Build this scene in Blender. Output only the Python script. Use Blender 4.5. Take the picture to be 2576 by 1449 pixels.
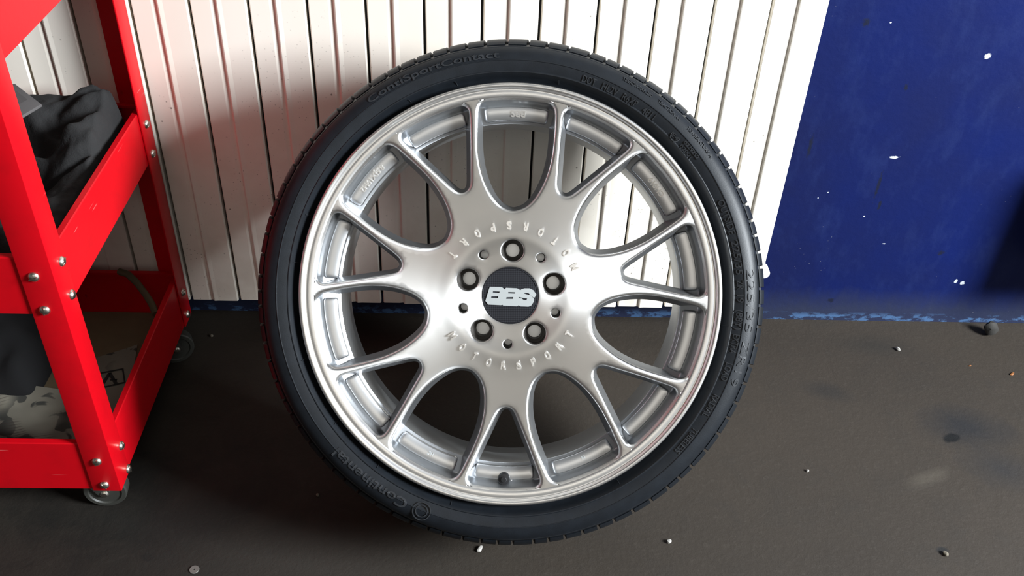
import bpy, bmesh, math, random
import numpy as np
from mathutils import Matrix, Vector, noise, geometry

random.seed(7)
for o in list(bpy.data.objects):
    bpy.data.objects.remove(o)
S = bpy.context.scene
COL = S.collection

# ------------------------------------------------------------------ camera
H = 1.0869                       # camera height over the floor
cam_d = bpy.data.cameras.new('camera')
cam_d.sensor_width = 36.0
cam_d.lens = 36.0 * 2400.0 / 2576.0
cam_d.clip_start = 0.02
cam = bpy.data.objects.new('camera', cam_d)
COL.objects.link(cam)
CR = Vector((0.9990968648, -0.0205578424, 0.0371864196))      # right
CU = Vector((-0.0170548478, 0.6075563453, 0.7940934576))      # up
CF = Vector((0.0389176933, 0.7940104926, -0.6066570289))      # forward
cam.matrix_world = Matrix(((CR.x, CU.x, -CF.x, 0), (CR.y, CU.y, -CF.y, 0), (CR.z, CU.z, -CF.z, H), (0, 0, 0, 1)))
S.camera = cam

# ------------------------------------------------------------------ world, daylight, exposure
w = bpy.data.worlds.new('world'); S.world = w; w.use_nodes = True
bg = w.node_tree.nodes['Background']
bg.inputs[0].default_value = (1.0, 0.955, 0.89, 1)
bg.inputs[1].default_value = 0.10
# daylight through the wide workshop door on the right, in front of the wall
la = bpy.data.lights.new('daylight_door', 'AREA'); la.shape = 'RECTANGLE'; la.size = 0.9; la.size_y = 0.9
la.energy = 200; la.color = (0.89, 0.95, 1.0)
lo = bpy.data.objects.new('daylight_door', la); COL.objects.link(lo)
lo.location = (2.62, -0.30, 1.70)
lo.rotation_euler = (Vector((0.05, 0.95, 0.40)) - Vector(lo.location)).to_track_quat('-Z', 'Y').to_euler()
vs = S.view_settings
vs.view_transform = 'Standard'; vs.look = 'None'; vs.gamma = 1.0; vs.use_curve_mapping = False
vs.exposure = 0.8

# ------------------------------------------------------------------ helpers
def tag(o, label=None, cat=None, group=None, kind=None):
    if label: o['label'] = label
    if cat: o['category'] = cat
    if group: o['group'] = group
    if kind: o['kind'] = kind
    return o

def empty(name, loc=(0, 0, 0), parent=None):
    o = bpy.data.objects.new(name, None); COL.objects.link(o); o.location = loc
    o.empty_display_size = 0.02
    if parent: o.parent = parent
    return o

def link_mesh(name, me, mat=None, parent=None, smooth=None, loc=None):
    if mat is not None and len(me.materials) == 0: me.materials.append(mat)
    if smooth is not None:
        me.polygons.foreach_set('use_smooth', [True] * len(me.polygons))
        if smooth < 180: me.set_sharp_from_angle(angle=math.radians(smooth))
    o = bpy.data.objects.new(name, me); COL.objects.link(o)
    if parent: o.parent = parent
    if loc: o.location = loc
    return o

class MB:
    """collects verts and faces of one mesh"""
    def __init__(s): s.v = []; s.f = []
    def add(s, vs_, fs):
        n = len(s.v); s.v += [tuple(v) for v in vs_]; s.f += [tuple(i + n for i in f) for f in fs]; return s
    def box(s, a, b):
        x0, y0, z0 = a; x1, y1, z1 = b
        return s.add([(x0,y0,z0),(x1,y0,z0),(x1,y1,z0),(x0,y1,z0),(x0,y0,z1),(x1,y0,z1),(x1,y1,z1),(x0,y1,z1)],
              [(0,3,2,1),(4,5,6,7),(0,1,5,4),(1,2,6,5),(2,3,7,6),(3,0,4,7)])
    def lathe(s, prof, n, M=None, a0=0.0, a1=2*math.pi, closed=False):
        full = abs(a1 - a0 - 2*math.pi) < 1e-6
        m = n if full else n + 1
        vs_ = []; k = len(prof)
        for i in range(m):
            a = a0 + (a1 - a0) * i / n; c, t = math.cos(a), math.sin(a)
            for (r, z) in prof:
                p = Vector((r*c, r*t, z)); vs_.append(M @ p if M else p)
        fs = []
        kk = k if closed else k - 1
        for i in range(n):
            j = (i + 1) % m
            for q in range(kk):
                q2 = (q + 1) % k
                fs.append((i*k+q, j*k+q, j*k+q2, i*k+q2))
        if not full and closed:
            fs.append(tuple(range(k-1, -1, -1))); fs.append(tuple((m-1)*k + q for q in range(k)))
        return s.add(vs_, fs)
    def tube(s, pts, rad, n=10):
        pts = [Vector(p) for p in pts]; vs_ = []; fs = []
        for i, p in enumerate(pts):
            d = (pts[min(i+1, len(pts)-1)] - pts[max(i-1, 0)]).normalized()
            up = Vector((0,0,1)) if abs(d.z) < .9 else Vector((1,0,0))
            x = d.cross(up).normalized(); y = x.cross(d)
            for j in range(n):
                a = 2*math.pi*j/n; vs_.append(p + (x*math.cos(a) + y*math.sin(a))*rad)
        for i in range(len(pts)-1):
            for j in range(n):
                fs.append((i*n+j, i*n+(j+1)%n, (i+1)*n+(j+1)%n, (i+1)*n+j))
        fs.append(tuple(range(n))[::-1]); fs.append(tuple((len(pts)-1)*n+j for j in range(n)))
        return s.add(vs_, fs)
    def extrude(s, poly, d0, d1, fn):
        """poly of 2-D points, extruded from d0 to d1; fn(u, v, d) gives the point"""
        n = len(poly)
        vs_ = [fn(u, v, d0) for u, v in poly] + [fn(u, v, d1) for u, v in poly]
        fs = [tuple(range(n))[::-1], tuple(range(n, 2*n))] + [(i, (i+1) % n, n+(i+1) % n, n+i) for i in range(n)]
        return s.add(vs_, fs)
    def mesh(s, name, fix=True):
        me = bpy.data.meshes.new(name); me.from_pydata(s.v, [], s.f)
        if fix:
            bm = bmesh.new(); bm.from_mesh(me)
            bmesh.ops.recalc_face_normals(bm, faces=bm.faces); bm.to_mesh(me); bm.free()
        me.update(); return me
    def build(s, name, mat, parent=None, smooth=None, loc=None, bevel=0, fix=True):
        me = s.mesh(name, fix)
        if bevel:
            bm = bmesh.new(); bm.from_mesh(me)
            bmesh.ops.bevel(bm, geom=[e for e in bm.edges if len(e.link_faces) == 2 and e.calc_face_angle() > .6], offset=bevel, segments=2, affect='EDGES', profile=.6)
            bm.to_mesh(me); bm.free()
            if smooth is None: smooth = 45
        return link_mesh(name, me, mat, parent, smooth, loc)

# ------------------------------------------------------------------ node helpers
class NT:
    def __init__(s, name):
        s.m = bpy.data.materials.new(name); s.m.use_nodes = True
        s.t = s.m.node_tree; s.n = s.t.nodes; s.b = s.n['Principled BSDF']
    def node(s, typ, **kw):
        n = s.n.new(typ)
        for k, v in kw.items():
            setattr(n, k, v)
        return n
    def link(s, a, b): s.t.links.new(a, b)
    def val(s, x, sock):
        if hasattr(x, 'is_output') or isinstance(x, bpy.types.NodeSocket): s.link(x, sock)
        else: sock.default_value = x
    def math(s, op, a, b=0.0, clamp=False):
        n = s.node('ShaderNodeMath', operation=op); n.use_clamp = clamp
        s.val(a, n.inputs[0]); s.val(b, n.inputs[1]); return n.outputs[0]
    def mix(s, fac, a, b):
        n = s.node('ShaderNodeMix', data_type='RGBA')
        s.val(fac, n.inputs[0]); s.val(a, n.inputs[6]); s.val(b, n.inputs[7]); return n.outputs[2]
    def ramp(s, fac, lo, hi):
        n = s.node('ShaderNodeMapRange'); n.clamp = True
        s.val(fac, n.inputs[0]); n.inputs[1].default_value = lo; n.inputs[2].default_value = hi; return n.outputs[0]
    def noise(s, scale, detail=4, rough=.55, vec=None, dist=0):
        n = s.node('ShaderNodeTexNoise'); n.inputs['Scale'].default_value = scale
        n.inputs['Detail'].default_value = detail; n.inputs['Roughness'].default_value = rough; n.inputs['Distortion'].default_value = dist
        if vec is not None: s.link(vec, n.inputs['Vector'])
        return n.outputs['Fac']
    def voronoi(s, scale, vec=None):
        n = s.node('ShaderNodeTexVoronoi'); n.inputs['Scale'].default_value = scale
        if vec is not None: s.link(vec, n.inputs['Vector'])
        return n.outputs['Distance']
    def pos(s):
        return s.node('ShaderNodeNewGeometry').outputs['Position']
    def obj(s): return s.node('ShaderNodeTexCoord').outputs['Object']
    def map(s, vec, scale=(1,1,1), loc=(0,0,0), rot=(0,0,0)):
        n = s.node('ShaderNodeMapping'); s.link(vec, n.inputs[0])
        n.inputs['Location'].default_value = loc; n.inputs['Scale'].default_value = scale; n.inputs['Rotation'].default_value = rot
        return n.outputs[0]
    def sep(s, vec):
        n = s.node('ShaderNodeSeparateXYZ'); s.link(vec, n.inputs[0]); return n.outputs
    def spot(s, vec, c, r, soft=.5, ang=0.0, axes=(1, 1, 1), wob=None):
        """1 inside an ellipse round c (half axes r), 0 outside; wob: a value that frays the edge"""
        n = s.node('ShaderNodeVectorMath', operation='SUBTRACT'); s.link(vec, n.inputs[0]); n.inputs[1].default_value = c
        v = n.outputs[0]
        if ang:
            q = s.node('ShaderNodeVectorRotate', rotation_type='Z_AXIS'); s.link(v, q.inputs['Vector']); q.inputs['Angle'].default_value = ang; v = q.outputs[0]
        m = s.node('ShaderNodeVectorMath', operation='MULTIPLY'); s.link(v, m.inputs[0]); m.inputs[1].default_value = tuple(a / k for a, k in zip(axes, r))
        l = s.node('ShaderNodeVectorMath', operation='LENGTH'); s.link(m.outputs[0], l.inputs[0])
        d = l.outputs['Value']
        if wob is not None: d = s.math('ADD', d, wob)
        return s.ramp(d, 1.0, 1.0 - soft)
    def bump(s, h, strength=.3, dist=.002):
        n = s.node('ShaderNodeBump'); n.inputs['Strength'].default_value = strength; n.inputs['Distance'].default_value = dist
        s.link(h, n.inputs['Height']); s.link(n.outputs[0], s.b.inputs['Normal'])
    def set(s, **kw):
        for k, v in kw.items():
            s.val(v, s.b.inputs[k.replace('_', ' ')])
        return s
def rgb(*c): return (c[0], c[1], c[2], 1)

def simple(name, col, rough=.5, metal=0.0, **kw):
    t = NT(name); t.set(Base_Color=rgb(*col), Roughness=rough, Metallic=metal, **kw); return t.m

# ------------------------------------------------------------------ materials
def m_slat():
    t = NT('cream_painted_slat'); p = t.pos(); z = t.sep(p)[2]
    n1 = t.noise(4, 5, vec=t.map(p, (1, 1, .35)))
    col = t.mix(t.ramp(n1, .35, .75), rgb(.80, .755, .675), rgb(.72, .655, .56))
    low = t.ramp(z, .55, .08)
    smud = t.math('MULTIPLY', t.ramp(t.noise(14, 4, vec=p), .48, .75), t.math('MULTIPLY', low, .55))
    col = t.mix(smud, col, rgb(.50, .42, .33))
    v = t.voronoi(55, vec=p)
    sp = t.math('MULTIPLY', t.ramp(v, .10, .05), t.ramp(t.noise(9, 2, vec=p), .50, .62))
    sp2 = t.math('MULTIPLY', t.ramp(t.voronoi(140, vec=p), .16, .08), t.math('MULTIPLY', t.ramp(t.noise(6, 2, vec=p), .47, .6), t.ramp(z, .75, .15)))
    col = t.mix(t.math('MULTIPLY', t.math('MAXIMUM', sp, sp2), .8), col, rgb(.10, .08, .06))
    t.set(Base_Color=col, Roughness=.38); t.bump(t.noise(60, 3, vec=p), .05, .001); return t.m

def m_blue():
    t = NT('blue_wall_paint'); p = t.pos(); z = t.sep(p)[2]
    n1 = t.noise(3.0, 5, vec=p); n2 = t.noise(28, 5, .65, vec=t.map(p, (1, 1, .5)))
    col = t.mix(t.ramp(n1, .35, .7), rgb(.0022, .0080, .070), rgb(.0055, .0085, .044))
    col = t.mix(t.math('MULTIPLY', t.ramp(n2, .5, .8), .55), col, rgb(.012, .022, .09))
    # grey rubbed band above the floor
    band = t.math('MULTIPLY', t.ramp(t.math('ADD', z, t.math('MULTIPLY', t.math('SUBTRACT', n2, .5), .05)), .075, .025), .75)
    col = t.mix(band, col, rgb(.024, .029, .048))
    # flaked pale paint at the foot
    fl = t.math('MULTIPLY', t.ramp(z, .020, .010), t.ramp(t.noise(34, 6, .7, vec=t.map(p, (1, 1, 2))), .50, .57))
    col = t.mix(fl, col, rgb(.05, .10, .20))
    wob = t.math('MULTIPLY', t.math('SUBTRACT', t.noise(200, 3, vec=p), .5), 1.5)
    chips = None
    for c, r in BLUE_CHIPS:
        s_ = t.spot(p, c, r, .25, wob=wob)
        chips = s_ if chips is None else t.math('MAXIMUM', chips, s_)
    col = t.mix(chips, col, rgb(.50, .53, .57))
    pits = None
    for c, r in BLUE_PITS:
        s_ = t.spot(p, c, r, .5, wob=wob)
        pits = s_ if pits is None else t.math('MAXIMUM', pits, s_)
    col = t.mix(t.math('MULTIPLY', pits, .85), col, rgb(.008, .010, .02))
    dots = t.math('MULTIPLY', t.ramp(t.voronoi(85, vec=p), .09, .05), t.ramp(t.noise(7, 2, vec=p), .58, .64))
    col = t.mix(t.math('MULTIPLY', dots, .35), col, rgb(.20, .20, .24))
    t.set(Base_Color=col, Roughness=.55); t.b.inputs['Specular IOR Level'].default_value = .12; t.bump(t.noise(90, 4, vec=p), .22, .002); return t.m

def m_floor():
    t = NT('oily_shaded_concrete'); p = t.pos()
    n1 = t.noise(2.2, 6, .6, vec=p); n2 = t.noise(14, 6, .7, vec=p, dist=.6); n3 = t.noise(120, 4, .7, vec=p)
    col = t.mix(t.ramp(n1, .3, .7), rgb(.0245, .0188, .0136), rgb(.0335, .0255, .0182))
    col = t.mix(t.math('MULTIPLY', t.ramp(n2, .50, .85), .5), col, rgb(.020, .0175, .0145))
    col = t.mix(t.math('MULTIPLY', t.ramp(n3, .55, .8), .5), col, rgb(.052, .043, .034))
    wob = t.math('MULTIPLY', t.math('SUBTRACT', n2, .5), 1.1)
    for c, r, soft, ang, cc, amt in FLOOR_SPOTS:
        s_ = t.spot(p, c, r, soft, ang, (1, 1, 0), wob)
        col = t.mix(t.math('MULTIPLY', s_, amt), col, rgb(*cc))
    t.set(Base_Color=col, Roughness=.72)
    t.b.inputs['Specular IOR Level'].default_value = .35
    t.bump(t.math('ADD', t.math('MULTIPLY', n3, .6), n2), .35, .003); return t.m

def m_alu(name, rough=.30, aniso=.55, base=(.80, .79, .77)):
    t = NT(name); o = t.obj()
    t.set(Base_Color=rgb(*base), Metallic=1.0, Roughness=t.math('ADD', t.math('MULTIPLY', t.noise(30, 3, vec=o), .06), rough - .03))
    if aniso:
        t.b.inputs['Anisotropic'].default_value = aniso; t.b.inputs['Anisotropic Rotation'].default_value = .25
        tg = t.node('ShaderNodeTangent', direction_type='RADIAL', axis='Z'); t.link(tg.outputs[0], t.b.inputs['Tangent'])
    return t.m

def m_rubber(name, base=(.0052, .0068, .0092), rough=.46, grain=.12):
    t = NT(name); o = t.obj()
    n = t.noise(60, 4, vec=o)
    col = t.mix(t.ramp(n, .4, .8), rgb(*base), rgb(*[b*1.5 for b in base]))
    t.set(Base_Color=col, Roughness=rough); t.b.inputs['Specular IOR Level'].default_value = .30
    t.bump(t.noise(700, 2, vec=o), grain, .0006); return t.m

def m_red():
    t = NT('red_enamel'); p = t.pos()
    n = t.noise(25, 5, .65, vec=p)
    col = t.mix(t.math('MULTIPLY', t.ramp(n, .5, .8), .35), rgb(.50, .002, .007), rgb(.28, .003, .006))
    sc = t.noise(1.0, 2, .5, vec=t.map(p, (9, 9, 190), rot=(0, .5, 0)))
    scm = t.math('MULTIPLY', t.ramp(sc, .70, .74), t.ramp(t.noise(9, 2, vec=p), .58, .66))
    col = t.mix(t.math('MULTIPLY', scm, .5), col, rgb(.75, .35, .33))
    dk = t.math('MULTIPLY', t.ramp(t.voronoi(45, vec=t.map(p, (1, 1, .5))), .12, .05), t.ramp(t.noise(8, 2, vec=p), .56, .62))
    col = t.mix(t.math('MULTIPLY', dk, .7), col, rgb(.06, .01, .01))
    t.set(Base_Color=col, Roughness=.36); t.b.inputs['Specular IOR Level'].default_value = .22; t.bump(t.noise(120, 3, vec=p), .06, .001); return t.m

def m_cloth():
    t = NT('black_cloth'); p = t.pos()
    n = t.noise(18, 4, vec=p)
    col = t.mix(t.ramp(n, .3, .8), rgb(.0066, .0064, .0066), rgb(.0135, .013, .0132))
    lint = t.math('MULTIPLY', t.ramp(t.voronoi(75, vec=p), .07, .03), t.ramp(t.noise(12, 2, vec=p), .60, .66))
    col = t.mix(lint, col, rgb(.45, .42, .33))
    t.set(Base_Color=col, Roughness=.9); t.bump(t.math('ADD', t.noise(70, 4, vec=p), t.math('MULTIPLY', t.noise(500, 2, vec=p), .2)), .5, .004); return t.m

def m_paper():
    t = NT('printed_newspaper'); o = t.obj()
    c = t.mix(t.ramp(t.noise(9, 4, vec=o), .3, .7), rgb(.20, .185, .145), rgb(.15, .14, .11))
    blob = t.ramp(t.noise(24, 2, .5, vec=o, dist=1.0), .53, .56)
    area = t.ramp(t.noise(7, 1, vec=o), .40, .46)
    c = t.mix(t.math('MULTIPLY', t.math('MULTIPLY', blob, area), .85), c, rgb(.018, .02, .019))
    wv = t.node('ShaderNodeTexWave'); wv.inputs['Scale'].default_value = 55; wv.inputs['Distortion'].default_value = .5
    t.link(t.map(o, rot=(0, 0, 1.2)), wv.inputs['Vector'])
    ln = t.math('MULTIPLY', t.ramp(wv.outputs['Fac'], .75, .9), t.ramp(t.noise(11, 1, vec=o), .56, .6))
    c = t.mix(t.math('MULTIPLY', ln, .6), c, rgb(.05, .035, .03))
    t.set(Base_Color=c, Roughness=.85); return t.m

def m_carbon():
    t = NT('black_carbon_weave'); o = t.obj()
    ck = t.node('ShaderNodeTexChecker'); ck.inputs['Scale'].default_value = 620
    t.link(t.map(o, rot=(0, 0, .785)), ck.inputs['Vector'])
    t.set(Base_Color=t.mix(ck.outputs['Fac'], rgb(.006, .006, .008), rgb(.022, .023, .027)), Roughness=.5); t.b.inputs['Specular IOR Level'].default_value = .2; return t.m

def floor_pt(u, v, z=0.0):
    d = CR*((u-1288)/2400.0) - CU*((v-724.5)/2400.0) + CF
    return Vector((0, 0, H)) + d*((z - H)/d.z)
def wall_pt(u, v, y):
    d = CR*((u-1288)/2400.0) - CU*((v-724.5)/2400.0) + CF
    return Vector((0, 0, H)) + d*(y/d.y)

WALL_Y = 1.342
DOOR_Y = 1.2702
BLUE_CHIPS = [(tuple(wall_pt(u, v, WALL_Y)), r) for u, v, r in (
    (2485, 141, (.0052, .02, .0052)), (2404, 708, (.003, .02, .0055)), (2421, 712, (.004, .02, .0045)), (2250, 396, (.009, .02, .003)),
    (2083, 484, (.0012, .02, .0012)), (2058, 498, (.0013, .02, .0013)), (2174, 544, (.0016, .02, .0016)), (2224, 613, (.003, .02, .001)), (2241, 57, (.002, .02, .0015)))]
BLUE_PITS = [(tuple(wall_pt(u, v, WALL_Y)), r) for u, v, r in (
    (2178, 57, (.006, .02, .008)), (2280, 218, (.004, .02, .007)), (2038, 370, (.004, .02, .022)), (2210, 465, (.003, .02, .03)), (2367, 636, (.008, .02, .006)), (2090, 755, (.007, .02, .006)), (2213, 515, (.003, .02, .01)))]
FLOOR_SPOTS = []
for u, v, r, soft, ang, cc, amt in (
    (2430, 1075, (.085, .060), .8, .2, (.009, .0098, .0118), .8),
    (2520, 1180, (.07, .05), .9, .5, (.012, .0128, .015), .6),
    (2330, 1205, (.050, .017), .7, -.45, (.066, .055, .041), .55),
    (2393, 1102, (.0175, .0105), .35, -.35, (.0015, .0015, .0015), 1.0),
    (2080, 985, (.055, .026), .8, .3, (.014, .013, .012), .55),
    (2200, 870, (.09, .035), .9, .1, (.018, .016, .013), .6),
    (2370, 1385, (.012, .008), .5, 0, (.010, .010, .010), .9),
    (370, 1402, (.012, .008), .5, .4, (.004, .004, .004), .95),
    (600, 1300, (.030, .0018), .5, -.35, (.07, .06, .04), .6),
    (420, 1300, (.50, .40), .9, .1, (.0052, .0046, .0036), .92),  # broad shade at the lower left, painted into the floor colour
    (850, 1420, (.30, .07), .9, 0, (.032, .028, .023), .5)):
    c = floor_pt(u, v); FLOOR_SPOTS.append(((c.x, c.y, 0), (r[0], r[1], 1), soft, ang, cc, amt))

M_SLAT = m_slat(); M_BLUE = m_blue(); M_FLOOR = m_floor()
M_FACE = m_alu('brushed_silver_face', .41, .80, (.76, .755, .74))
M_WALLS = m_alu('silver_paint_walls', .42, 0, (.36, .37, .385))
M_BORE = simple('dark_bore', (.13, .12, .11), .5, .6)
M_LIP = m_alu('silver_lip', .36, 0)
M_PAD = m_alu('silver_paint_pads', .36, 0, (.62, .63, .64))
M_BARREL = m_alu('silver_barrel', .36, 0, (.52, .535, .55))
M_RUB = m_rubber('tyre_rubber')
M_RUBL = m_rubber('tyre_lettering', (.017, .0185, .021), .5)
M_RED = m_red()
M_BOLT = simple('zinc_bolt', (.66, .63, .55), .28, 1.0)
M_CLOTH = m_cloth(); M_PAPER = m_paper(); M_CARBON = m_carbon()
M_BLACK = simple('black_plastic', (.006, .006, .007), .45)
M_DARK = simple('dark_backing', (.012, .012, .013), .8)
M_WHITE = simple('white_plastic', (.80, .79, .76), .35)
M_EMB = simple('silver_emblem', (.56, .62, .66), .34, .8)

# ------------------------------------------------------------------ the setting
g = MB(); g.box((-3.2, -3.0, -.06), (3.4, WALL_Y, 0.0))
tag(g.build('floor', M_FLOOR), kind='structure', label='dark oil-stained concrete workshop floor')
g = MB(); g.box((-3.2, WALL_Y, -.06), (3.4, WALL_Y + .12, 2.7))
tag(g.build('wall_back', M_BLUE), kind='structure', label='deep blue painted wall with chipped paint')

# added glowing panel in the ceiling, out of view, brightens the wheel metal
PANEL = (-1.15, 1.15, -3.0, -1.75)
t_ = NT('fill_panel_glow'); t_.set(Base_Color=rgb(.8, .8, .78), Roughness=.5); t_.b.inputs['Emission Color'].default_value = (1.0, .93, .82, 1); t_.b.inputs['Emission Strength'].default_value = 1.4
g = MB(); g.box((PANEL[0], PANEL[2], 2.75), (PANEL[1], PANEL[3], 2.757)); tag(g.build('fill_panel', t_.m), kind='structure', label='unseen glowing ceiling panel added to brighten the metal')
M_SOOT = simple('sooty_plaster', (.16, .155, .15), .9)
g = MB()
for a_, b_ in (((-3.2, -3.6, 2.7), (3.4, PANEL[2], 2.8)), ((-3.2, PANEL[3], 2.7), (3.4, WALL_Y + .12, 2.8)), ((-3.2, PANEL[2], 2.7), (PANEL[0], PANEL[3], 2.8)), ((PANEL[1], PANEL[2], 2.7), (3.4, PANEL[3], 2.8))): g.box(a_, b_)
tag(g.build('ceiling', M_SOOT), kind='structure', label='grey workshop ceiling')
g = MB(); g.box((-3.3, -3.0, -.06), (-3.2, WALL_Y + .12, 2.7)); tag(g.build('wall_left', M_SOOT), kind='structure', label='grey side wall of the workshop')

# the door of cream slats that hangs in front of the blue wall
PITCH = .07972; X0 = -.5545; ZB = .0802; ZT = 2.25
door = empty('door_1', (X0, DOOR_Y, ZB)); tag(door, 'white sliding door of upright stepped slats in front of blue wall', kind='structure')
def slat_mesh():
    w_ = PITCH; g_ = .0019; st = .463*w_; dp = .0020
    # profile in (x, depth towards the viewer is negative y)
    pr = [(g_, .012), (g_, .0016 + dp), (g_ + .0015, dp), (st - .008, dp), (st - .003, dp + .0009), (st - .0012, dp + .0009), (st - .0002, dp*.55), (st + .0008, -.0001), (st + .0022, -.0006), (st + .0036, -.0005), (st + .0085, 0),
          (w_ - g_ - .0018, 0), (w_ - g_, .0016), (w_ - g_, .012)]
    b = MB(); b.extrude(pr, 0, ZT - ZB, lambda u, v, d: (u, v, d)); me = b.mesh('slat'); me.materials.append(M_SLAT); return me
sm = slat_mesh()
for k in range(-5, 13):
    o = bpy.data.objects.new('slat', sm); COL.objects.link(o); o.parent = door; o.location = (PITCH*k, 0, random.uniform(-.0012, .0012))
b = MB(); b.box((-5*PITCH + .004, .0125, .012), (13*PITCH - .006, .030, ZT - ZB)); b.build('backing_board', M_DARK, door)
# white door stop at the bottom right corner
b = MB(); q = wall_pt(1921, 684, DOOR_Y + .004) - Vector(door.location)
b.lathe([(0, .010), (.006, .0095), (.0092, .006), (.0095, 0), (.0095, -.012), (0, -.012)], 20, Matrix.Translation(q) @ Matrix.Rotation(math.pi/2, 4, 'X'))
b.build('door_stop', M_WHITE, door, smooth=40)

# ------------------------------------------------------------------ the wheel
PX = .2585/535.0
WC = Vector((0.0428852, 0.91478708, H - 0.71145081))
AX = Vector((0.04815777, 0.82022424, -0.57001143)).normalized()       # towards the wall
wz = -AX; wy = (CU - wz*CU.dot(wz)).normalized(); wx = wy.cross(wz)
wheel = empty('car_wheel')
wheel.matrix_world = Matrix(((wx.x, wy.x, wz.x, WC.x), (wx.y, wy.y, wz.y, WC.y), (wx.z, wy.z, wz.z, WC.z), (0, 0, 0, 1)))
tag(wheel, 'silver alloy car wheel with low-profile black tyre leaning on white slats', 'wheel')

def catmull(pts, n, closed=True):
    P = np.array(pts, float); out = []; m = len(P)
    for i in range(m if closed else m - 1):
        p0, p1, p2, p3 = P[(i-1) % m], P[i], P[(i+1) % m], P[(i+2) % m]
        # centripetal knots keep corners tidy
        t0 = 0; t1 = t0 + np.linalg.norm(p1-p0)**.5; t2 = t1 + np.linalg.norm(p2-p1)**.5; t3 = t2 + np.linalg.norm(p3-p2)**.5
        for j in range(n):
            t = t1 + (t2-t1)*j/n
            A1 = (t1-t)/(t1-t0)*p0 + (t-t0)/(t1-t0)*p1; A2 = (t2-t)/(t2-t1)*p1 + (t-t1)/(t2-t1)*p2; A3 = (t3-t)/(t3-t2)*p2 + (t-t2)/(t3-t2)*p3
            B1 = (t2-t)/(t2-t0)*A1 + (t-t0)/(t2-t0)*A2; B2 = (t3-t)/(t3-t1)*A2 + (t-t1)/(t3-t1)*A3
            out.append((t2-t)/(t2-t1)*B1 + (t-t1)/(t2-t1)*B2)
    return np.array(out)
def resample(P, step):
    Q = np.vstack([P, P[:1]]); d = np.r_[0, np.cumsum(np.linalg.norm(np.diff(Q, axis=0), axis=1))]
    n = max(12, int(round(d[-1]/step))); t = np.linspace(0, d[-1], n, endpoint=False)
    return np.stack([np.interp(t, d, Q[:, 0]), np.interp(t, d, Q[:, 1])], 1)
def mirror(h):            # half outline (r, t>=0) from the inner tip to the outer end -> closed ring
    return h + [(r, -t) for r, t in h[-2:0:-1]]
BIG = mirror([(213, 0), (216, 14), (224, 31), (240, 48), (265, 64), (300, 79), (345, 90), (390, 94.5), (440, 96), (460, 95.5), (472, 92.5), (480, 86), (483.5, 76), (486.4, 50), (488.6, 20), (489, 0)])
SMALL = mirror([(284, 0), (286.5, 9.5), (293, 17.5), (305, 24.5), (330, 35.5), (370, 53), (434, 80), (458, 89), (468, 91.2), (477, 88.5), (482.5, 81), (484.5, 70), (486.8, 48), (489, 22), (489.5, 0)])
SC = 1.008
A_BIG = [88 + 360/7*k for k in range(7)]
A_SMALL = [88 + 180/7 + 360/7*k for k in range(7)]
def turn(P, deg):
    a = math.radians(deg); c, s_ = math.cos(a), math.sin(a)
    return np.stack([P[:, 0]*c - P[:, 1]*s_, P[:, 0]*s_ + P[:, 1]*c], 1)
def outward(P, d):        # offset of a counter-clockwise ring
    t = np.roll(P, -1, 0) - np.roll(P, 1, 0); t /= np.linalg.norm(t, axis=1)[:, None]
    return P + d*np.stack([t[:, 1], -t[:, 0]], 1)
def ccw(P):
    a = .5*np.sum(P[:, 0]*np.roll(P[:, 1], -1) - np.roll(P[:, 0], -1)*P[:, 1]); return P if a > 0 else P[::-1]
holes = []                 # (ring, kind)
for A, shp in ((A_BIG, BIG), (A_SMALL, SMALL)):
    base = ccw(resample(catmull(shp, 12), 6.0))*SC
    for a in A: holes.append((turn(base, a), 'window'))
def circ(cx, cy, r, n): 
    a = np.linspace(0, 2*math.pi, n, endpoint=False); return np.stack([cx + r*np.cos(a), cy + r*np.sin(a)], 1)
BOLT_R = 115.0
BOLTS = [(BOLT_R*math.cos(math.radians(87 + 72*k)), BOLT_R*math.sin(math.radians(87 + 72*k))) for k in range(5)]
PINS = [(124*math.cos(math.radians(123 + 72*k)), 124*math.sin(math.radians(123 + 72*k))) for k in range(5)]
for c in BOLTS: holes.append((circ(c[0], c[1], 28, 36), 'bolt'))
for c in PINS: holes.append((circ(c[0], c[1], 11.5, 22), 'pin'))
holes.append((circ(0, 0, 72.5, 90), 'cap'))

def face_z(r):             # face height in px over radius in px (0 = front of the lip)
    return np.interp(r, [0, 72, 84, 112, 132, 146, 154, 164, 182, 215, 300, 420, 470, 500], [-28, -28, -26, -23, -18.5, -14.6, -13.6, -14.6, -17.2, -19.6, -22, -20.5, -16, -11.5])
BV = {'window': ([0, .7, 1.8, 3.4, 5.8, 9.3], 9.3), 'bolt': ([0, .9, 2.4, 4.6], 4.6), 'pin': ([0, .7, 1.8, 3.0], 3.0), 'cap': ([0, .6, 1.6, 3.2], 3.2)}
pts = []; zz = []; cons = []; walls = []
for ring, kind in holes:
    offs, bb = BV[kind]
    for i, d in enumerate(offs):
        R = outward(ring, d) if d else ring
        n0 = len(pts); m = len(R)
        q = 1 - d/bb; drop = bb*(1 - math.sqrt(max(0, 1 - q*q)))
        rr = np.hypot(R[:, 0], R[:, 1])
        pts += [Vector((float(x), float(y))) for x, y in R]; zz += list(face_z(rr) - drop)
        cons += [(n0 + j, n0 + (j+1) % m) for j in range(m)]
        if i == 0: walls.append((n0, m, kind))
RO = 499.0
n0 = len(pts); oc = circ(0, 0, RO, 360); pts += [Vector((float(x), float(y))) for x, y in oc]; zz += [float(face_z(RO))]*360
cons += [(n0 + j, n0 + (j+1) % 360) for j in range(360)]
allh = np.vstack([h[0] for h in holes])
keep = []
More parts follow.
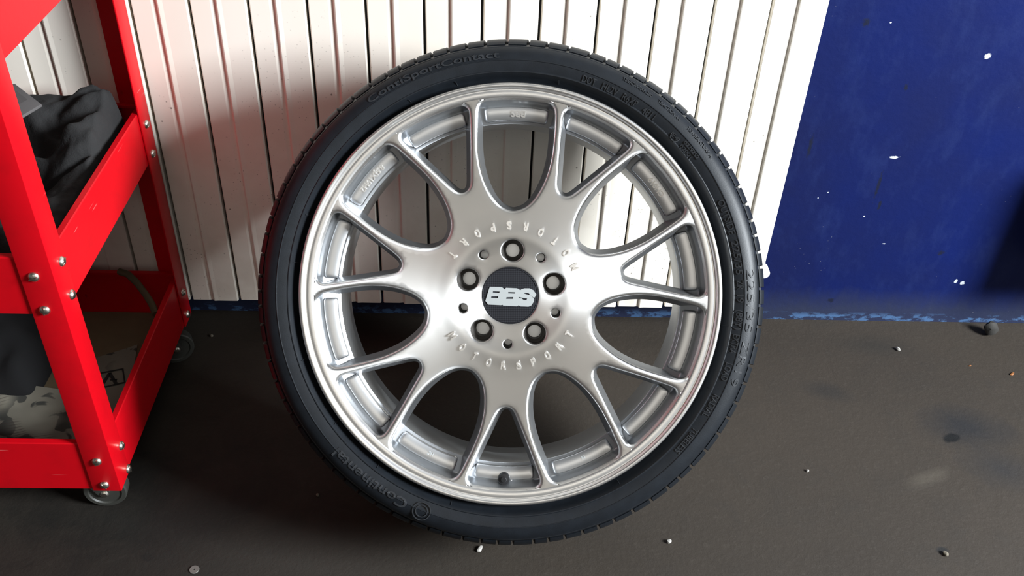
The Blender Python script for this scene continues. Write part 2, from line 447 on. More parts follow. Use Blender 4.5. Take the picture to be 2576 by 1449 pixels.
for r in list(range(80, 205, 7)) + list(range(205, 497, 9)):
    n = max(24, int(2*math.pi*r/9)); a = (np.arange(n) + (r % 2)*.5)*2*math.pi/n
    keep.append(np.stack([r*np.cos(a), r*np.sin(a)], 1))
keep = np.vstack(keep)
def inside(P, ring):
    x, y = P[:, 0][:, None], P[:, 1][:, None]; x0, y0 = ring[:, 0], ring[:, 1]; x1, y1 = np.roll(x0, -1), np.roll(y0, -1)
    c = ((y0 > y) != (y1 > y)) & (x < (x1-x0)*(y-y0)/(y1-y0+1e-12) + x0)
    return (c.sum(1) % 2) == 1
ok = np.ones(len(keep), bool)
for ring, kind in holes:
    c = ring.mean(0); rad = np.linalg.norm(ring - c, axis=1).max()
    near = np.where(np.linalg.norm(keep - c, axis=1) < rad + 20)[0]
    K = keep[near]
    dmin = np.sqrt(((K[:, None, :] - ring[None])**2).sum(2)).min(1)
    ok[near[(dmin < BV[kind][1] + 4) | inside(K, ring)]] = False
keep = keep[ok]
pts += [Vector((float(x), float(y))) for x, y in keep]; zz += list(face_z(np.hypot(keep[:, 0], keep[:, 1])))
res = geometry.delaunay_2d_cdt(pts, cons, [], 0, 1e-4)
cv = np.array([(v.x, v.y) for v in res[0]]); tri = np.array(res[2]); orig = res[3]
cz = np.array([zz[o[0]] if o else -20.0 for o in orig])
cen = cv[tri].mean(1); good = np.hypot(cen[:, 0], cen[:, 1]) < RO
for ring, kind in holes:
    c = ring.mean(0); rad = np.linalg.norm(ring - c, axis=1).max()
    near = np.where(np.linalg.norm(cen - c, axis=1) < rad + 5)[0]
    good[near[inside(cen[near], ring)]] = False
tri = tri[good]
fw = MB(); fw.add([(x*PX, y*PX, z*PX) for (x, y), z in zip(cv, cz)], [tuple(t) for t in tri])
new_of = {}
for i, o in enumerate(orig):
    for k in o: new_of[k] = i
wall_faces = {}
def side(n0, m, ladder, slot=1):   # walls dropping from a hole's edge; ladder: (depth px, shrink px)
    idx = [new_of[n0 + j] for j in range(m)]
    ring = np.array([cv[i] for i in idx]); top = np.array([cz[i] for i in idx])
    prev = idx
    for dep, shr, flat in ladder:
        R = outward(ring, -shr) if shr else ring
        if slot == 1 and shr:
            k_ = np.clip((478 - np.hypot(ring[:, 0], ring[:, 1]))/34, 0, 1)[:, None]; R = ring + (R - ring)*k_
        st = len(fw.v); fw.v += [(x*PX, y*PX, (dep if flat else t + dep)*PX) for (x, y), t in zip(R, top)]
        cur = list(range(st, st + m))
        for j in range(m):
            a_, b_ = prev[j], prev[(j+1) % m]; c_, d_ = cur[(j+1) % m], cur[j]
            wall_faces[len(fw.f)] = slot; fw.f.append((a_, b_, c_, d_))
        prev = cur
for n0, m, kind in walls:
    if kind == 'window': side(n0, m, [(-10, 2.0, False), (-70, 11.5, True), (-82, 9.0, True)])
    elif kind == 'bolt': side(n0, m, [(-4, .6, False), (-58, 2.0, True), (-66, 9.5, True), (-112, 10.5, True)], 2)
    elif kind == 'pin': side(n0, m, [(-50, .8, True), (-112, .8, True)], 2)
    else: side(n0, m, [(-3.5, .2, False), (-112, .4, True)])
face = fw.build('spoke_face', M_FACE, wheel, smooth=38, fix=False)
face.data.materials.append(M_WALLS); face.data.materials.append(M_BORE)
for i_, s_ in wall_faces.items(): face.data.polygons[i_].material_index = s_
# hub back and spoke backs as one closed plate behind the face
bk = MB()
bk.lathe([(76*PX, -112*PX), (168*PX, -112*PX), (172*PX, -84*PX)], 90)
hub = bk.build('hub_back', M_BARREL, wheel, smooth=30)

# rim: lip and barrel
def P(r, z): return (r*PX, z*PX)
lip = MB()
lip.lathe([P(526, -30), P(534.5, -22), P(535, -8), P(533.8, -2.6), P(531, -.6), P(527.5, 0), P(523.5, -1.2), P(521.2, -4.6), P(519.4, -8.4), P(517, -9.6), P(514, -9.0), P(509, -8.6), P(503, -9.8), P(499, -11.5), P(497.5, -13.5)], 240)
lip.build('rim_lip', M_LIP, wheel, smooth=60)
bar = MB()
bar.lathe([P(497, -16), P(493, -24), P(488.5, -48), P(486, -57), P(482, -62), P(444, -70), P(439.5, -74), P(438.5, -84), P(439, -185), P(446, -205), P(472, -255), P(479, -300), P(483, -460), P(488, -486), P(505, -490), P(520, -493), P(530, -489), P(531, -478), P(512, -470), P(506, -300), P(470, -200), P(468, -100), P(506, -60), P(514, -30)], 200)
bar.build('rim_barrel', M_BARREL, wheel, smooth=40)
# raised pads in the pockets between the spokes
def pad_mesh(half):
    """an arc-shaped pad with bevelled border; half = half length in px at r 464"""
    ah = half/464.0; out = MB()
    lev = [(0, -71.5), (1.4, -62), (2.8, -58.4), (4.8, -57.2)]
    n = 24; rings = []
    for ins, z in lev:
        r0, r1 = 444.5 + ins, 483 - ins; a1 = ah - ins/464.0; rc = 7.0
        ring = []
        for k in range(n + 1):
            ring.append((r0, -a1 + 2*a1*k/n))
        ca = rc/464.0
        ring[0] = (r0 + .3*rc, -a1 + .25*ca); ring[-1] = (r0 + .3*rc, a1 - .25*ca)
        ring.insert(0, (r0 + rc, -a1)); ring.append((r0 + rc, a1))
        for k in range(n + 1):
            ring.append((r1, a1 - 2*a1*k/n))
        m = len(ring); h = n + 3
        ring[h] = (r1 - .3*rc, a1 - .25*ca); ring[-1] = (r1 - .3*rc, -a1 + .25*ca)
        ring.insert(h, (r1 - rc, a1)); ring.append((r1 - rc, -a1))
        tilt = lambda r: (r - 464)*.21
        rings.append([(r*math.cos(a)*PX, r*math.sin(a)*PX, (z + tilt(r))*PX) for r, a in ring])
    m = len(rings[0]); vs_ = [p for R in rings for p in R]; fs = []
    for i in range(len(rings) - 1):
        for j in range(m): fs.append((i*m + j, i*m + (j+1) % m, (i+1)*m + (j+1) % m, (i+1)*m + j))
    t = (len(rings) - 1)*m; h = m//2
    for j in range(h - 1):
        fs.append((t + j, t + j + 1, t + m - 2 - j, t + m - 1 - j))
    out.add(vs_, fs); me = out.mesh('pad'); me.materials.append(M_PAD)
    me.polygons.foreach_set('use_smooth', [True]*len(me.polygons)); me.set_sharp_from_angle(angle=math.radians(50)); return me
pb, ps = pad_mesh(82), pad_mesh(78)
for A, me in ((A_BIG, pb), (A_SMALL, ps)):
    for a in A:
        o = bpy.data.objects.new('rim_pad', me); COL.objects.link(o); o.parent = wheel; o.rotation_euler = (0, 0, math.radians(a))

# lettering ------------------------------------------------------------------
def text_mesh(body, size, bold=0.0, shear=0.0, space=1.0, depth=1.0, res=3):
    cu = bpy.data.curves.new('t', 'FONT'); cu.body = body; cu.size = size; cu.offset = bold; cu.shear = shear
    cu.space_character = space; cu.extrude = depth/2; cu.resolution_u = res; cu.fill_mode = 'BOTH'
    ob = bpy.data.objects.new('t', cu); COL.objects.link(ob)
    dg = bpy.context.evaluated_depsgraph_get(); dg.update()
    me = bpy.data.meshes.new_from_object(ob.evaluated_get(dg))
    bpy.data.objects.remove(ob); bpy.data.curves.remove(cu)
    return me
def arc_text(name, body, a_start, a_end, r_mid, height, zfun, mat, parent, tops_out=True, bold=.0, raise_=.0008, sink=.001, space=1.0, chars=False):
    """letters along a circle from a_start to a_end (degrees); r_mid, height in px"""
    me = text_mesh(body, 1.0, bold, 0, space)
    co = np.empty(len(me.vertices)*3); me.vertices.foreach_get('co', co); co = co.reshape(-1, 3)
    x0, x1 = co[:, 0].min(), co[:, 0].max(); y1 = .70
    fx = (co[:, 0] - x0)/(x1 - x0); fy = co[:, 1]/y1 - .5
    a = np.radians(a_start + (a_end - a_start)*fx)
    r = (r_mid + (fy if tops_out else -fy)*height)*PX
    z = zfun(r) + np.where(co[:, 2] > 0, raise_, -sink)
    out = np.stack([r*np.cos(a), r*np.sin(a), z], 1)
    me.vertices.foreach_set('co', out.reshape(-1)); me.update()
    return link_mesh(name, me, mat, parent)

fz = lambda r: -15.4*PX + 0*r
for (a0, a1) in ((17.5, 151), (208.5, 333)):
    word = 'MOTORSPORT'
    for i, ch in enumerate(word):
        ac = a0 + (a1 - a0)*(i + .5)/10
        wid = 15.5 if ch == 'M' else 13.0 if ch in 'OR' else 12.0
        da = math.degrees(wid/178.0)/2
        arc_text('raised_letter', ch, ac - da, ac + da, 178, 18.5, fz, M_LIP, face, tops_out=False, bold=.035, raise_=.0013, sink=.003)
padz = lambda r: (-57.2 + (r/PX - 464)*.21)*PX
arc_text('pad_lettering', 'BBS', 85.2, 89.8, 463, 15, padz, M_LIP, wheel, False, .04, .0012)
arc_text('pad_lettering', '8.5JX19H2', 134.6, 145.0, 464, 14, padz, M_LIP, wheel, False, .02, .0012)
arc_text('pad_lettering', 'CH019', 33.0, 40.0, 464, 14, padz, M_LIP, wheel, False, .02, .0012)
arc_text('pad_lettering', 'ZH', 242.2, 244.2, 462, 9, padz, M_EMB, wheel, False, .01, .0007)
arc_text('pad_lettering', 'N', 293.6, 294.6, 462, 9, padz, M_EMB, wheel, False, .01, .0007)

# centre cap with emblem ------------------------------------------------------
cap = MB(); cap.lathe([P(72.2, -44), P(72.2, -30.0), P(71.2, -28.6), P(69.6, -28.4), P(68.6, -29.6), P(66, -29.6), P(0, -28.8)], 90)
capo = cap.build('centre_cap', M_CARBON, wheel, smooth=40)
def shape(name, loops, z0, z1, mat, parent):
    cu = bpy.data.curves.new('s', 'CURVE'); cu.dimensions = '2D'; cu.fill_mode = 'BOTH'; cu.extrude = (z1 - z0)/2
    for L in loops:
        sp = cu.splines.new('POLY'); sp.points.add(len(L) - 1); sp.use_cyclic_u = True
        for q, (x, y) in zip(sp.points, L): q.co = (x, y, 0, 1)
    ob = bpy.data.objects.new('s', cu); COL.objects.link(ob); dg = bpy.context.evaluated_depsgraph_get(); dg.update()
    me = bpy.data.meshes.new_from_object(ob.evaluated_get(dg)); bpy.data.objects.remove(ob)
    for v in me.vertices: v.co.z += (z0 + z1)/2
    return link_mesh(name, me, mat, parent)
def emb(L): return [((x - 740)/8.524*PX*1.02, -(y - 735)/8.524*PX*1.02) for x, y in L]
EMBLEM = [
 [(312,548),(545,556),(585,570),(612,598),(626,604),(640,582),(655,569),(880,580),(930,600),(952,622),(985,600),(1040,582),(1160,583),(1235,622),(1297,712),(1262,775),(1235,775),(1165,722),(1140,690),(1085,672),(1045,676),(1042,694),(1100,712),(1165,722),(1240,792),(1250,815),(1245,860),(1195,942),(1130,970),(960,964),(922,940),(885,962),(590,946),(572,930),(550,940),(272,926),(212,848),(300,570)],
 [(376,642),(517,648),(510,677),(370,670)], [(340,753),(488,753),(480,790),(335,786)],
 [(702,658),(847,664),(838,693),(695,686)], [(662,770),(807,767),(798,806),(655,806)],
 [(920,765),(1000,782),(1040,790),(1102,800),(1085,833),(1020,826),(985,797),(925,786)]]
shape('emblem_lettering', [emb(L) for L in EMBLEM], -30*PX, -27.2*PX, M_EMB, capo)

# valve ------------------------------------------------------------------------
va = math.radians(268); vc = Vector((476*math.cos(va)*PX, 476*math.sin(va)*PX, 0))
vm = Matrix.Translation(vc)
vb = MB(); vb.lathe([P(0, -34), P(6, -34), P(7, -35), P(7, -40), P(14, -41), P(15.5, -43), P(15.5, -72), P(0, -72)], 24, vm)
valve = vb.build('valve_cap', M_BLACK, wheel, smooth=40)
vb = MB(); vb.lathe([P(14, -62), P(21, -60), P(24, -63), P(24.5, -72), P(14, -74)], 28, vm); vb.build('valve_seat', M_LIP, valve, smooth=40)

# tyre -------------------------------------------------------------------------
SIDE = [(.2500, -.0170), (.2590, -.0155), (.2625, -.0130), (.2660, -.0072), (.2692, -.0012), (.2702, .0003), (.2712, .0004), (.2722, -.0001), (.2790, .0021), (.2834, .0029), (.2838, .0036), (.2843, .0037), (.2848, .0031),
        (.2920, .0023), (.2978, -.0006), (.3004, -.0028), (.3008, -.0042), (.3014, -.0042), (.3020, -.0050), (.3036, -.0080), (.3056, -.0140), (.3076, -.0220), (.3098, -.0350), (.3112, -.0500)]
MID = -.1125
prof = SIDE + [(.3112, -.0520), (.3175, -.0530), (.3188, -.0700), (.3190, -.0850), (.3188, -.0930), (.3120, -.0940), (.3120, -.1000), (.3190, -.1010)]
back = [(r, 2*MID - z) for r, z in prof[::-1]]
back = [(r, z) for r, z in back]
# rear shoulder is solid up to the block height
back2 = []
for r, z in back:
    if z < -.172 and r > .3025: r = float(np.interp(2*MID - z, [-.0500, -.0285, -.0165, -.0100, -.0080][::-1], [.3172, .3152, .3118, .3078, .3046][::-1]))
    back2.append((r, z))
ty = MB(); ty.lathe(prof + back2, 288)
tyre = ty.build('tyre', M_RUB, wheel, smooth=32)
SR = [p[0] for p in SIDE if p[0] >= .262]; SZ = [p[1] for p in SIDE if p[0] >= .262]
tz = lambda r: np.interp(r, SR, SZ)
# shoulder blocks of the tread, of uneven length
blk = [(.3046, -.0078), (.3078, -.0100), (.3118, -.0165), (.3152, -.0285), (.3170, -.0480), (.3105, -.0490), (.3066, -.0220), (.3028, -.0105)]
lens = []
while sum(lens) < 360: lens.append(random.choice([3.5, 3.9, 4.3, 4.9]))
f_ = 360.0/sum(lens); ang = 1.7
cache = {}
for L in lens:
    key = L
    if key not in cache:
        bm_ = MB(); n = 3; half = math.radians(L*f_ - .75)/2
        vs_ = []; k = len(blk)
        for i in range(n + 1):
            for q, (r, z) in enumerate(blk):
                a = -half + 2*half*i/n
                # ends slant backwards across the tread
                a += (-.010)*((-z - .008)/.04)
                vs_.append((r*math.cos(a), r*math.sin(a), z))
        fs = [tuple(range(k)), tuple(n*k + q for q in range(k))[::-1]]
        for i in range(n):
            for q in range(k): fs.append((i*k + q, i*k + (q+1) % k, (i+1)*k + (q+1) % k, (i+1)*k + q))
        bm_.add(vs_, fs); me = bm_.mesh('tread_block'); me.materials.append(M_RUB)
        me.polygons.foreach_set('use_smooth', [True]*len(me.polygons)); me.set_sharp_from_angle(angle=math.radians(35))
        cache[key] = me
    o = bpy.data.objects.new('tread_block', cache[key]); COL.objects.link(o); o.parent = tyre
    o.rotation_euler = (0, 0, math.radians(ang + L*f_/2)); ang += L*f_
# moulded sidewall lettering
T = lambda body, a0, a1, r, h, **k: arc_text('sidewall_lettering', body, a0, a1, r, h, tz, M_RUBL, tyre, True, k.get('bold', .012), k.get('up', .0010))
T('DOT', 71.6, 68.0, 572, 17); T('HL2V', 66.3, 62.0, 572, 17); T('R6XP', 60.6, 56.4, 572, 17); T('4811', 54.6, 51.0, 572, 17)
T('TREADWEAR 280', 62.6, 54.6, 611, 9, bold=.02); T('TRACTION AA', 52.8, 46.0, 611, 9, bold=.02); T('TEMPERATURE A', 43.6, 34.6, 611, 9, bold=.02)
T('E4', 45.0, 43.0, 572, 11, bold=.02); T('0229252', 41.6, 36.2, 581, 9, bold=.02); T('02001', 41.6, 37.4, 568, 9, bold=.02)
ring = MB(); rc = Vector((573*PX*math.cos(math.radians(44)), 573*PX*math.sin(math.radians(44)), float(tz(573*PX))))
ring.lathe([P(11.5, -1), P(11.5, 1.4), P(13.2, 1.4), P(13.2, -1)], 28, Matrix.Translation(rc)); ring.build('approval_ring', M_RUBL, tyre)
T('OUTSIDE', 24.6, 15.6, 577, 16); T('225/35', 14.0, 5.4, 577, 16); T('ZR', 4.0, 1.6, 577, 16); T('19', .4, -1.6, 577, 16); T('(88Y)', -3.4, -8.4, 577, 16)
T('EXTRA', -9.6, -14.6, 577, 16); T('LOAD', -17.0, -21.6, 577, 16); T('RADIAL', -25.6, -31.8, 577, 16); T('TUBELESS', -35.4, -43.2, 577, 15)
T('225/35', 6.4, -8.6, 605, 20, bold=-.004, up=.0007); T('ZR19', -11, -22.0, 605, 20, bold=-.004, up=.0007)
T('ContiSportContact', 126.0, 92.5, 602, 17, up=.0009)
T('Continental', 243.6, 221.5, 592, 26, up=.0009)
ring = MB(); rc = Vector((590*PX*math.cos(math.radians(247.6)), 590*PX*math.sin(math.radians(247.6)), float(tz(590*PX))))
for r0 in (22, 14):
    ring.lathe([P(r0, -1.4), P(r0, 1.6), P(r0 + 2, 1.6), P(r0 + 2, -1.4)], 36, Matrix.Translation(rc))
ring.build('round_emblem', M_RUBL, tyre)
# little vent spews near the bead
for a in (158, 171, 117, 104, 77, 197, 216, 232, 254, 300, 335, 352, 22):
    r0, r1 = 545, 553
    p0 = Vector((r0*PX*math.cos(math.radians(a)), r0*PX*math.sin(math.radians(a)), float(tz(r0*PX)) - .0004)); p1 = Vector((r1*PX*math.cos(math.radians(a + .25)), r1*PX*math.sin(math.radians(a + .25)), float(tz(r1*PX)) + .0026))
    sp = MB(); sp.tube([p0, p1], .0004, 5); sp.build('vent_spew', M_RUBL, tyre)

# ------------------------------------------------------------------ the red trolley
CX, CYF, CYB, CZ = -.4745, .872, 1.258, .062          # right face, front face, back face, lower edge
CXL = -1.10
cart = empty('tool_trolley', (-.79, 1.06, 0)); tag(cart, 'red sheet-metal tool trolley with angle posts on small castors', 'trolley')
ORG = Vector(cart.location)
TH = .0024; FL = .038
def post(x, y, sx, sy):
    """L-shaped post with its outer corner at x, y; flanges run in directions sx, sy"""
    L = [(0, 0), (FL, 0), (FL, TH), (TH, TH), (TH, FL), (0, FL)]
    b_ = MB(); b_.extrude(L, CZ, .86, lambda u, v, d: (x + sx*u - ORG.x, y + sy*v - ORG.y, d))
    return b_.build('corner_post', M_RED, cart, bevel=.0011)
p_fr = post(CX, CYF, -1, 1); p_br = post(CX, CYB, -1, -1); p_fl = post(CXL, CYF, 1, 1); p_bl = post(CXL, CYB, 1, -1)
def tray(z0, z1, zs, name='shelf'):
    """a tray: four upright sides with an inward lip, and a sheet at zs"""
    x0, x1, y0, y1 = CXL + TH + .0004, CX - TH - .0004, CYF + TH + .0004, CYB - TH - .0004
    t_ = .0016; lp = .0085
    prof_ = [(0, z0), (0, z1 - .0012), (.0012, z1), (lp, z1), (lp, z1 - .004), (lp - t_, z1 - .004), (lp - t_, z1 - t_), (t_, z1 - t_), (t_, z0)]
    b_ = MB(); vs_ = []; k = len(prof_)
    for (cx, cy, dx, dy) in ((x0, y0, 1, 1), (x1, y0, -1, 1), (x1, y1, -1, -1), (x0, y1, 1, -1)):
        for (i, z) in prof_: vs_.append((cx + dx*i - ORG.x, cy + dy*i - ORG.y, z))
    fs = []
    for c in range(4):
        d = (c + 1) % 4
        for q in range(k): fs.append((c*k + q, d*k + q, d*k + (q+1) % k, c*k + (q+1) % k))
    b_.add(vs_, fs)
    b_.box((x0 + t_ - ORG.x, y0 + t_ - ORG.y, zs - .0015), (x1 - t_ - ORG.x, y1 - t_ - ORG.y, zs))
    return b_.build(name, M_RED, cart, smooth=30)
tray(.0635, .151, .068); tray(.3685, .449, .373); tray(.668, .775, .673)
# bolts
def bolt_mesh():
    b_ = MB(); pr = [(0, .0048), (.0030, .0044), (.0052, .0030), (.0064, .0010), (.0066, 0), (.0062, -.0015)]
    b_.lathe(pr, 18)
    b_.box((-.0052, -.0007, .0030), (.0052, .0007, .0046))
    me = b_.mesh('bolt'); me.materials.append(M_BOLT); me.polygons.foreach_set('use_smooth', [True]*len(me.polygons)); me.set_sharp_from_angle(angle=math.radians(40)); return me
bmh = bolt_mesh()
def bolt(pos, nrm, parent):
    o = bpy.data.objects.new('bolt', bmh); COL.objects.link(o); o.parent = parent
    o.location = Vector(pos) - ORG; o.rotation_mode = 'QUATERNION'; o.rotation_quaternion = Vector(nrm).to_track_quat('Z', 'Y') @ Matrix.Rotation(random.uniform(0, 3), 3, 'Z').to_quaternion()
for z in (.425, .377): bolt((-.4965, CYF, z), (0, -1, 0), p_fr); bolt((CX, .898, z + .003), (1, 0, 0), p_fr); bolt((CX, 1.238, z), (1, 0, 0), p_br); bolt((CXL + .022, CYF, z), (0, -1, 0), p_fl)
for z in (.121, .075): bolt((-.4945, CYF, z), (0, -1, 0), p_fr); bolt((CX, .905, z - .005), (1, 0, 0), p_fr); bolt((CX, 1.238, z), (1, 0, 0), p_br); bolt((CXL + .022, CYF, z), (0, -1, 0), p_fl)
# castors
M_CWH = simple('grey_castor_wheel', (.035, .035, .03), .5); M_ZINC = simple('zinc_plate', (.22, .22, .20), .4, .9)
def caster(x, y, rz):
    b_ = MB()
    R_ = Matrix.Translation((x - ORG.x, y - ORG.y, 0)) @ Matrix.Rotation(rz, 4, 'Z')
    def bx(a, c):
        n = len(b_.v); b_.box(a, c); b_.v[n:] = [tuple(R_ @ Vector(p)) for p in b_.v[n:]]
    bx((-.022, -.022, .0590), (.022, .022, .0615)); bx((-.010, -.0135, .0540), (.016, .0135, .0590))
    for s_ in (-1, 1): 
        b_.extrude([(-.010, .0585), (.016, .0585), (.022, .032), (.019, .0245), (.010, .0225), (.006, .027)], s_*.0118, s_*.0135, lambda u, v, d: tuple(R_ @ Vector((u, d, v))))
    c_ = b_.build('castor', M_ZINC, cart)
    wm = R_ @ Matrix.Translation((.014, 0, .0292)) @ Matrix.Rotation(math.pi/2, 4, 'X')
    wl = MB(); wl.lathe([(.006, -.0085), (.021, -.0085), (.0225, -.0105), (.0275, -.0105), (.0292, -.0085), (.0292, .0085), (.0275, .0105), (.0225, .0105), (.021, .0085), (.006, .0085)], 36, wm, closed=True)
    wl.build('castor_wheel', M_CWH, c_, smooth=35)
    ax = MB(); ax.lathe([(0, -.0165), (.004, -.0160), (.0062, -.0140), (.0062, .0140), (.004, .0160), (0, .0165)], 14, wm); ax.build('axle_bolt', M_BOLT, c_, smooth=35)
caster(-.527, .906, math.radians(6)); caster(-.508, 1.205, math.radians(25)); caster(-1.06, .905, .4); caster(-1.06, 1.215, -.3)

# black cloth heaped in the middle tray
def ridge(x, y, px, py, ang, wdt, ht):
    c, s_ = math.cos(ang), math.sin(ang); d = (x - px)*(-s_) + (y - py)*c; return ht*math.exp(-(d/wdt)**2)
def heap(name, x0, x1, y0, y1, base, fn, nx, ny, mat, thick=.004):
    b_ = MB(); vs_ = []; fs = []
    for j in range(ny + 1):
        for i in range(nx + 1):
            x = x0 + (x1 - x0)*i/nx; y = y0 + (y1 - y0)*j/ny
            ox, oy, z = fn(x, y, i/nx, j/ny); vs_.append((x + ox, y + oy, z))
    top = len(vs_)
    for j in range(ny + 1):
        for i in range(nx + 1):
            v = vs_[j*(nx+1) + i]; vs_.append((v[0], v[1], base))
    q = lambda i, j: j*(nx+1) + i
    for j in range(ny):
        for i in range(nx):
            fs.append((q(i,j), q(i+1,j), q(i+1,j+1), q(i,j+1))); fs.append((top+q(i,j), top+q(i,j+1), top+q(i+1,j+1), top+q(i+1,j)))
    for i in range(nx): fs.append((q(i,0), top+q(i,0), top+q(i+1,0), q(i+1,0))); fs.append((q(i,ny), q(i+1,ny), top+q(i+1,ny), top+q(i,ny)))
    for j in range(ny): fs.append((q(0,j), q(0,j+1), top+q(0,j+1), top+q(0,j))); fs.append((q(nx,j), top+q(nx,j), top+q(nx,j+1), q(nx,j+1)))
    b_.add(vs_, fs); return b_.build(name, mat, None, smooth=60)
def crease(x, y, k, sd):
    return 1 - abs(noise.noise(Vector((x*k + sd, y*k*.8 - sd, sd))))*2.2
def cloth_fn(x, y, u, v):
    ex = 1 - (1 - min(1, 22*min(u, 1-u)))**2; ey = (1 - (1 - min(1, 10*v))**2)*(1 - (1 - min(1, 22*(1-v)))**2)
    back_ = 1/(1 + math.exp(-(y - 1.11)/.018))
    wx = x + .010*math.sin(y*38) + .012*noise.noise(Vector((x*9, y*9, 2))); wy = y + .010*math.sin(x*42) + .012*noise.noise(Vector((x*9, y*9, 7)))
    z = .060 + .030*back_ + .010*noise.noise(Vector((x*7, y*7, 3)))
    # long soft folds across the front of the heap, a rumpled roll at the back
    for px, py, an, wd, ht in ((-.600, .965, 2.2, .0075, .014), (-.632, .950, 2.3, .0075, .013), (-.570, .985, 2.1, .010, .008), (-.67, .97, 2.3, .009, .012), (-.72, .96, 2.4, .012, .012)):
        z += (1 - back_)*ridge(wx, wy, px, py, an, wd, ht)
    for px, py, an, wd, ht in ((-.60, 1.125, .25, .010, .013), (-.54, 1.14, -.6, .010, .012), (-.62, 1.18, .12, .009, .010), (-.56, 1.205, .45, .008, .008), (-.67, 1.15, -.3, .010, .010)):
        z += back_*ridge(wx, wy, px, py, an, wd, ht)
    z -= ridge(wx, wy, -.60, 1.082, .22, .008, .014)
    z += .0045*noise.noise(Vector((x*38, y*38, 4))) + .0022*noise.noise(Vector((x*80, y*80, 4))) + .010*back_
    z += .012*math.exp(-((x + .515)/.035)**2 - ((y - 1.215)/.035)**2)
    z -= .045*math.exp(-((x + .62)/.075)**4 - ((y - 1.11)/.075)**4)
    return (.004*noise.noise(Vector((x*16, y*16, 1))), .004*noise.noise(Vector((x*16, y*16, 5))), .374 + max(.003, ex*ey*z))
cl = heap('cloth', -.86, -.492, .888, 1.236, .3735, cloth_fn, 130, 130, M_CLOTH)
tag(cl, 'crumpled black cloth heaped in the middle tray of the red trolley', 'cloth')
# grey board standing in the heap
M_BOARD = simple('grey_board', (.085, .08, .08), .7)
def slab(name, corners, th, mat):
    c = [Vector(p) for p in corners]; n = (c[1]-c[0]).cross(c[2]-c[0]).normalized()*th
    b_ = MB(); b_.add([p for p in c] + [p + n for p in c], [(0,1,2,3), (7,6,5,4), (0,4,5,1), (1,5,6,2), (2,6,7,3), (3,7,4,0)])
    return b_.build(name, mat, None, bevel=.0006)
bd = slab('board', [wall_pt(-40, 213, 1.17), wall_pt(38, 211, 1.17), wall_pt(104, 262, 1.13), wall_pt(40, 300, 1.06)], .004, M_BOARD)
tag(bd, 'small grey board sticking up behind the black cloth', 'board')

# lower tray: cardboard liner, newspaper, dark bag, strap
M_CARD = NT('brown_cardboard'); M_CARD.set(Base_Color=M_CARD.mix(M_CARD.noise(20, 4), rgb(.16, .115, .06), rgb(.11, .08, .045)), Roughness=.85); M_CARD = M_CARD.m
b = MB(); b.box((-1.06, .890, .0685), (-.492, 1.245, .0715)); tag(b.build('cardboard_sheet', M_CARD, None), 'brown cardboard sheet lining the bottom tray of the trolley', 'cardboard')
def paper(name, corners, bulge, seed, label, z=None):
    n = 14; b_ = MB(); c = [Vector(p) for p in corners]; vs_ = []; fs = []
    for j in range(n + 1):
        for i in range(n + 1):
            u, v = i/n, j/n
            p = c[0]*(1-u)*(1-v) + c[1]*u*(1-v) + c[2]*u*v + c[3]*(1-u)*v
            p = p + Vector((0, 0, bulge*(.5 + .5*noise.noise(Vector((u*2.5 + seed, v*2.5, seed)))) + .3*bulge*noise.noise(Vector((u*7, v*7, seed))) + .3*bulge)); vs_.append(p)
    k = len(vs_); vs_ += [p - Vector((0, 0, .0012)) for p in vs_]
    q = lambda i, j: j*(n+1) + i
    for j in range(n):
        for i in range(n): fs.append((q(i,j), q(i+1,j), q(i+1,j+1), q(i,j+1))); fs.append((k+q(i,j), k+q(i,j+1), k+q(i+1,j+1), k+q(i+1,j)))
    for i in range(n): fs.append((q(i,0), k+q(i,0), k+q(i+1,0), q(i+1,0))); fs.append((q(i,n), q(i+1,n), k+q(i+1,n), k+q(i,n)))
    for j in range(n): fs.append((q(0,j), q(0,j+1), k+q(0,j+1), k+q(0,j))); fs.append((q(n,j), k+q(n,j), k+q(n,j+1), q(n,j+1)))
    b_.add(vs_, fs); o = b_.build(name, M_PAPER, None, smooth=60); tag(o, label, 'newspaper'); return o
def fp(u, v, z=.073): return floor_pt(u, v, z)
paper('newspaper', [fp(-160, 1140), fp(235, 1125), fp(225, 1000), fp(-120, 960)], .012, 2, 'crumpled printed newspaper at the front of the bottom tray')
paper('newspaper', [fp(235, 1118, .074), fp(318, 1050, .074), fp(346, 868, .074), fp(230, 905, .074)], .0016, 5, 'torn newspaper page beside the post in the bottom tray')
# printed box mark on that page
pg = bpy.data.objects['newspaper.001']
bc = [fp(240, 941, .0766), fp(309, 928, .0766), fp(314, 962, .0766), fp(262, 974, .0766)]
def bar(b_, p, q, w_, up=.0006):
    d = (q - p).normalized(); n = Vector((-d.y, d.x, 0))*w_/2
    b_.add([p - n, q - n, q + n, p + n] + [v + Vector((0, 0, up)) for v in (p - n, q - n, q + n, p + n)], [(3,2,1,0), (4,5,6,7), (0,1,5,4), (1,2,6,5), (2,3,7,6), (3,0,4,7)])
b = MB()
for i in range(4): bar(b, bc[i], bc[(i + 1) % 4], .0022)
ctr = (bc[0] + bc[1] + bc[2] + bc[3])/4
bar(b, bc[3]*.8 + bc[0]*.2, (bc[0] + bc[1])/2*.75 + ctr*.25, .005); bar(b, (bc[0] + bc[1])/2*.75 + ctr*.25, (bc[2]*.6 + bc[3]*.4), .0045); bar(b, ctr*.8 + bc[3]*.2, ctr*.6 + bc[2]*.4, .003)
pm = b.build('printed_mark', simple('print_ink', (.012, .012, .012), .8), pg)
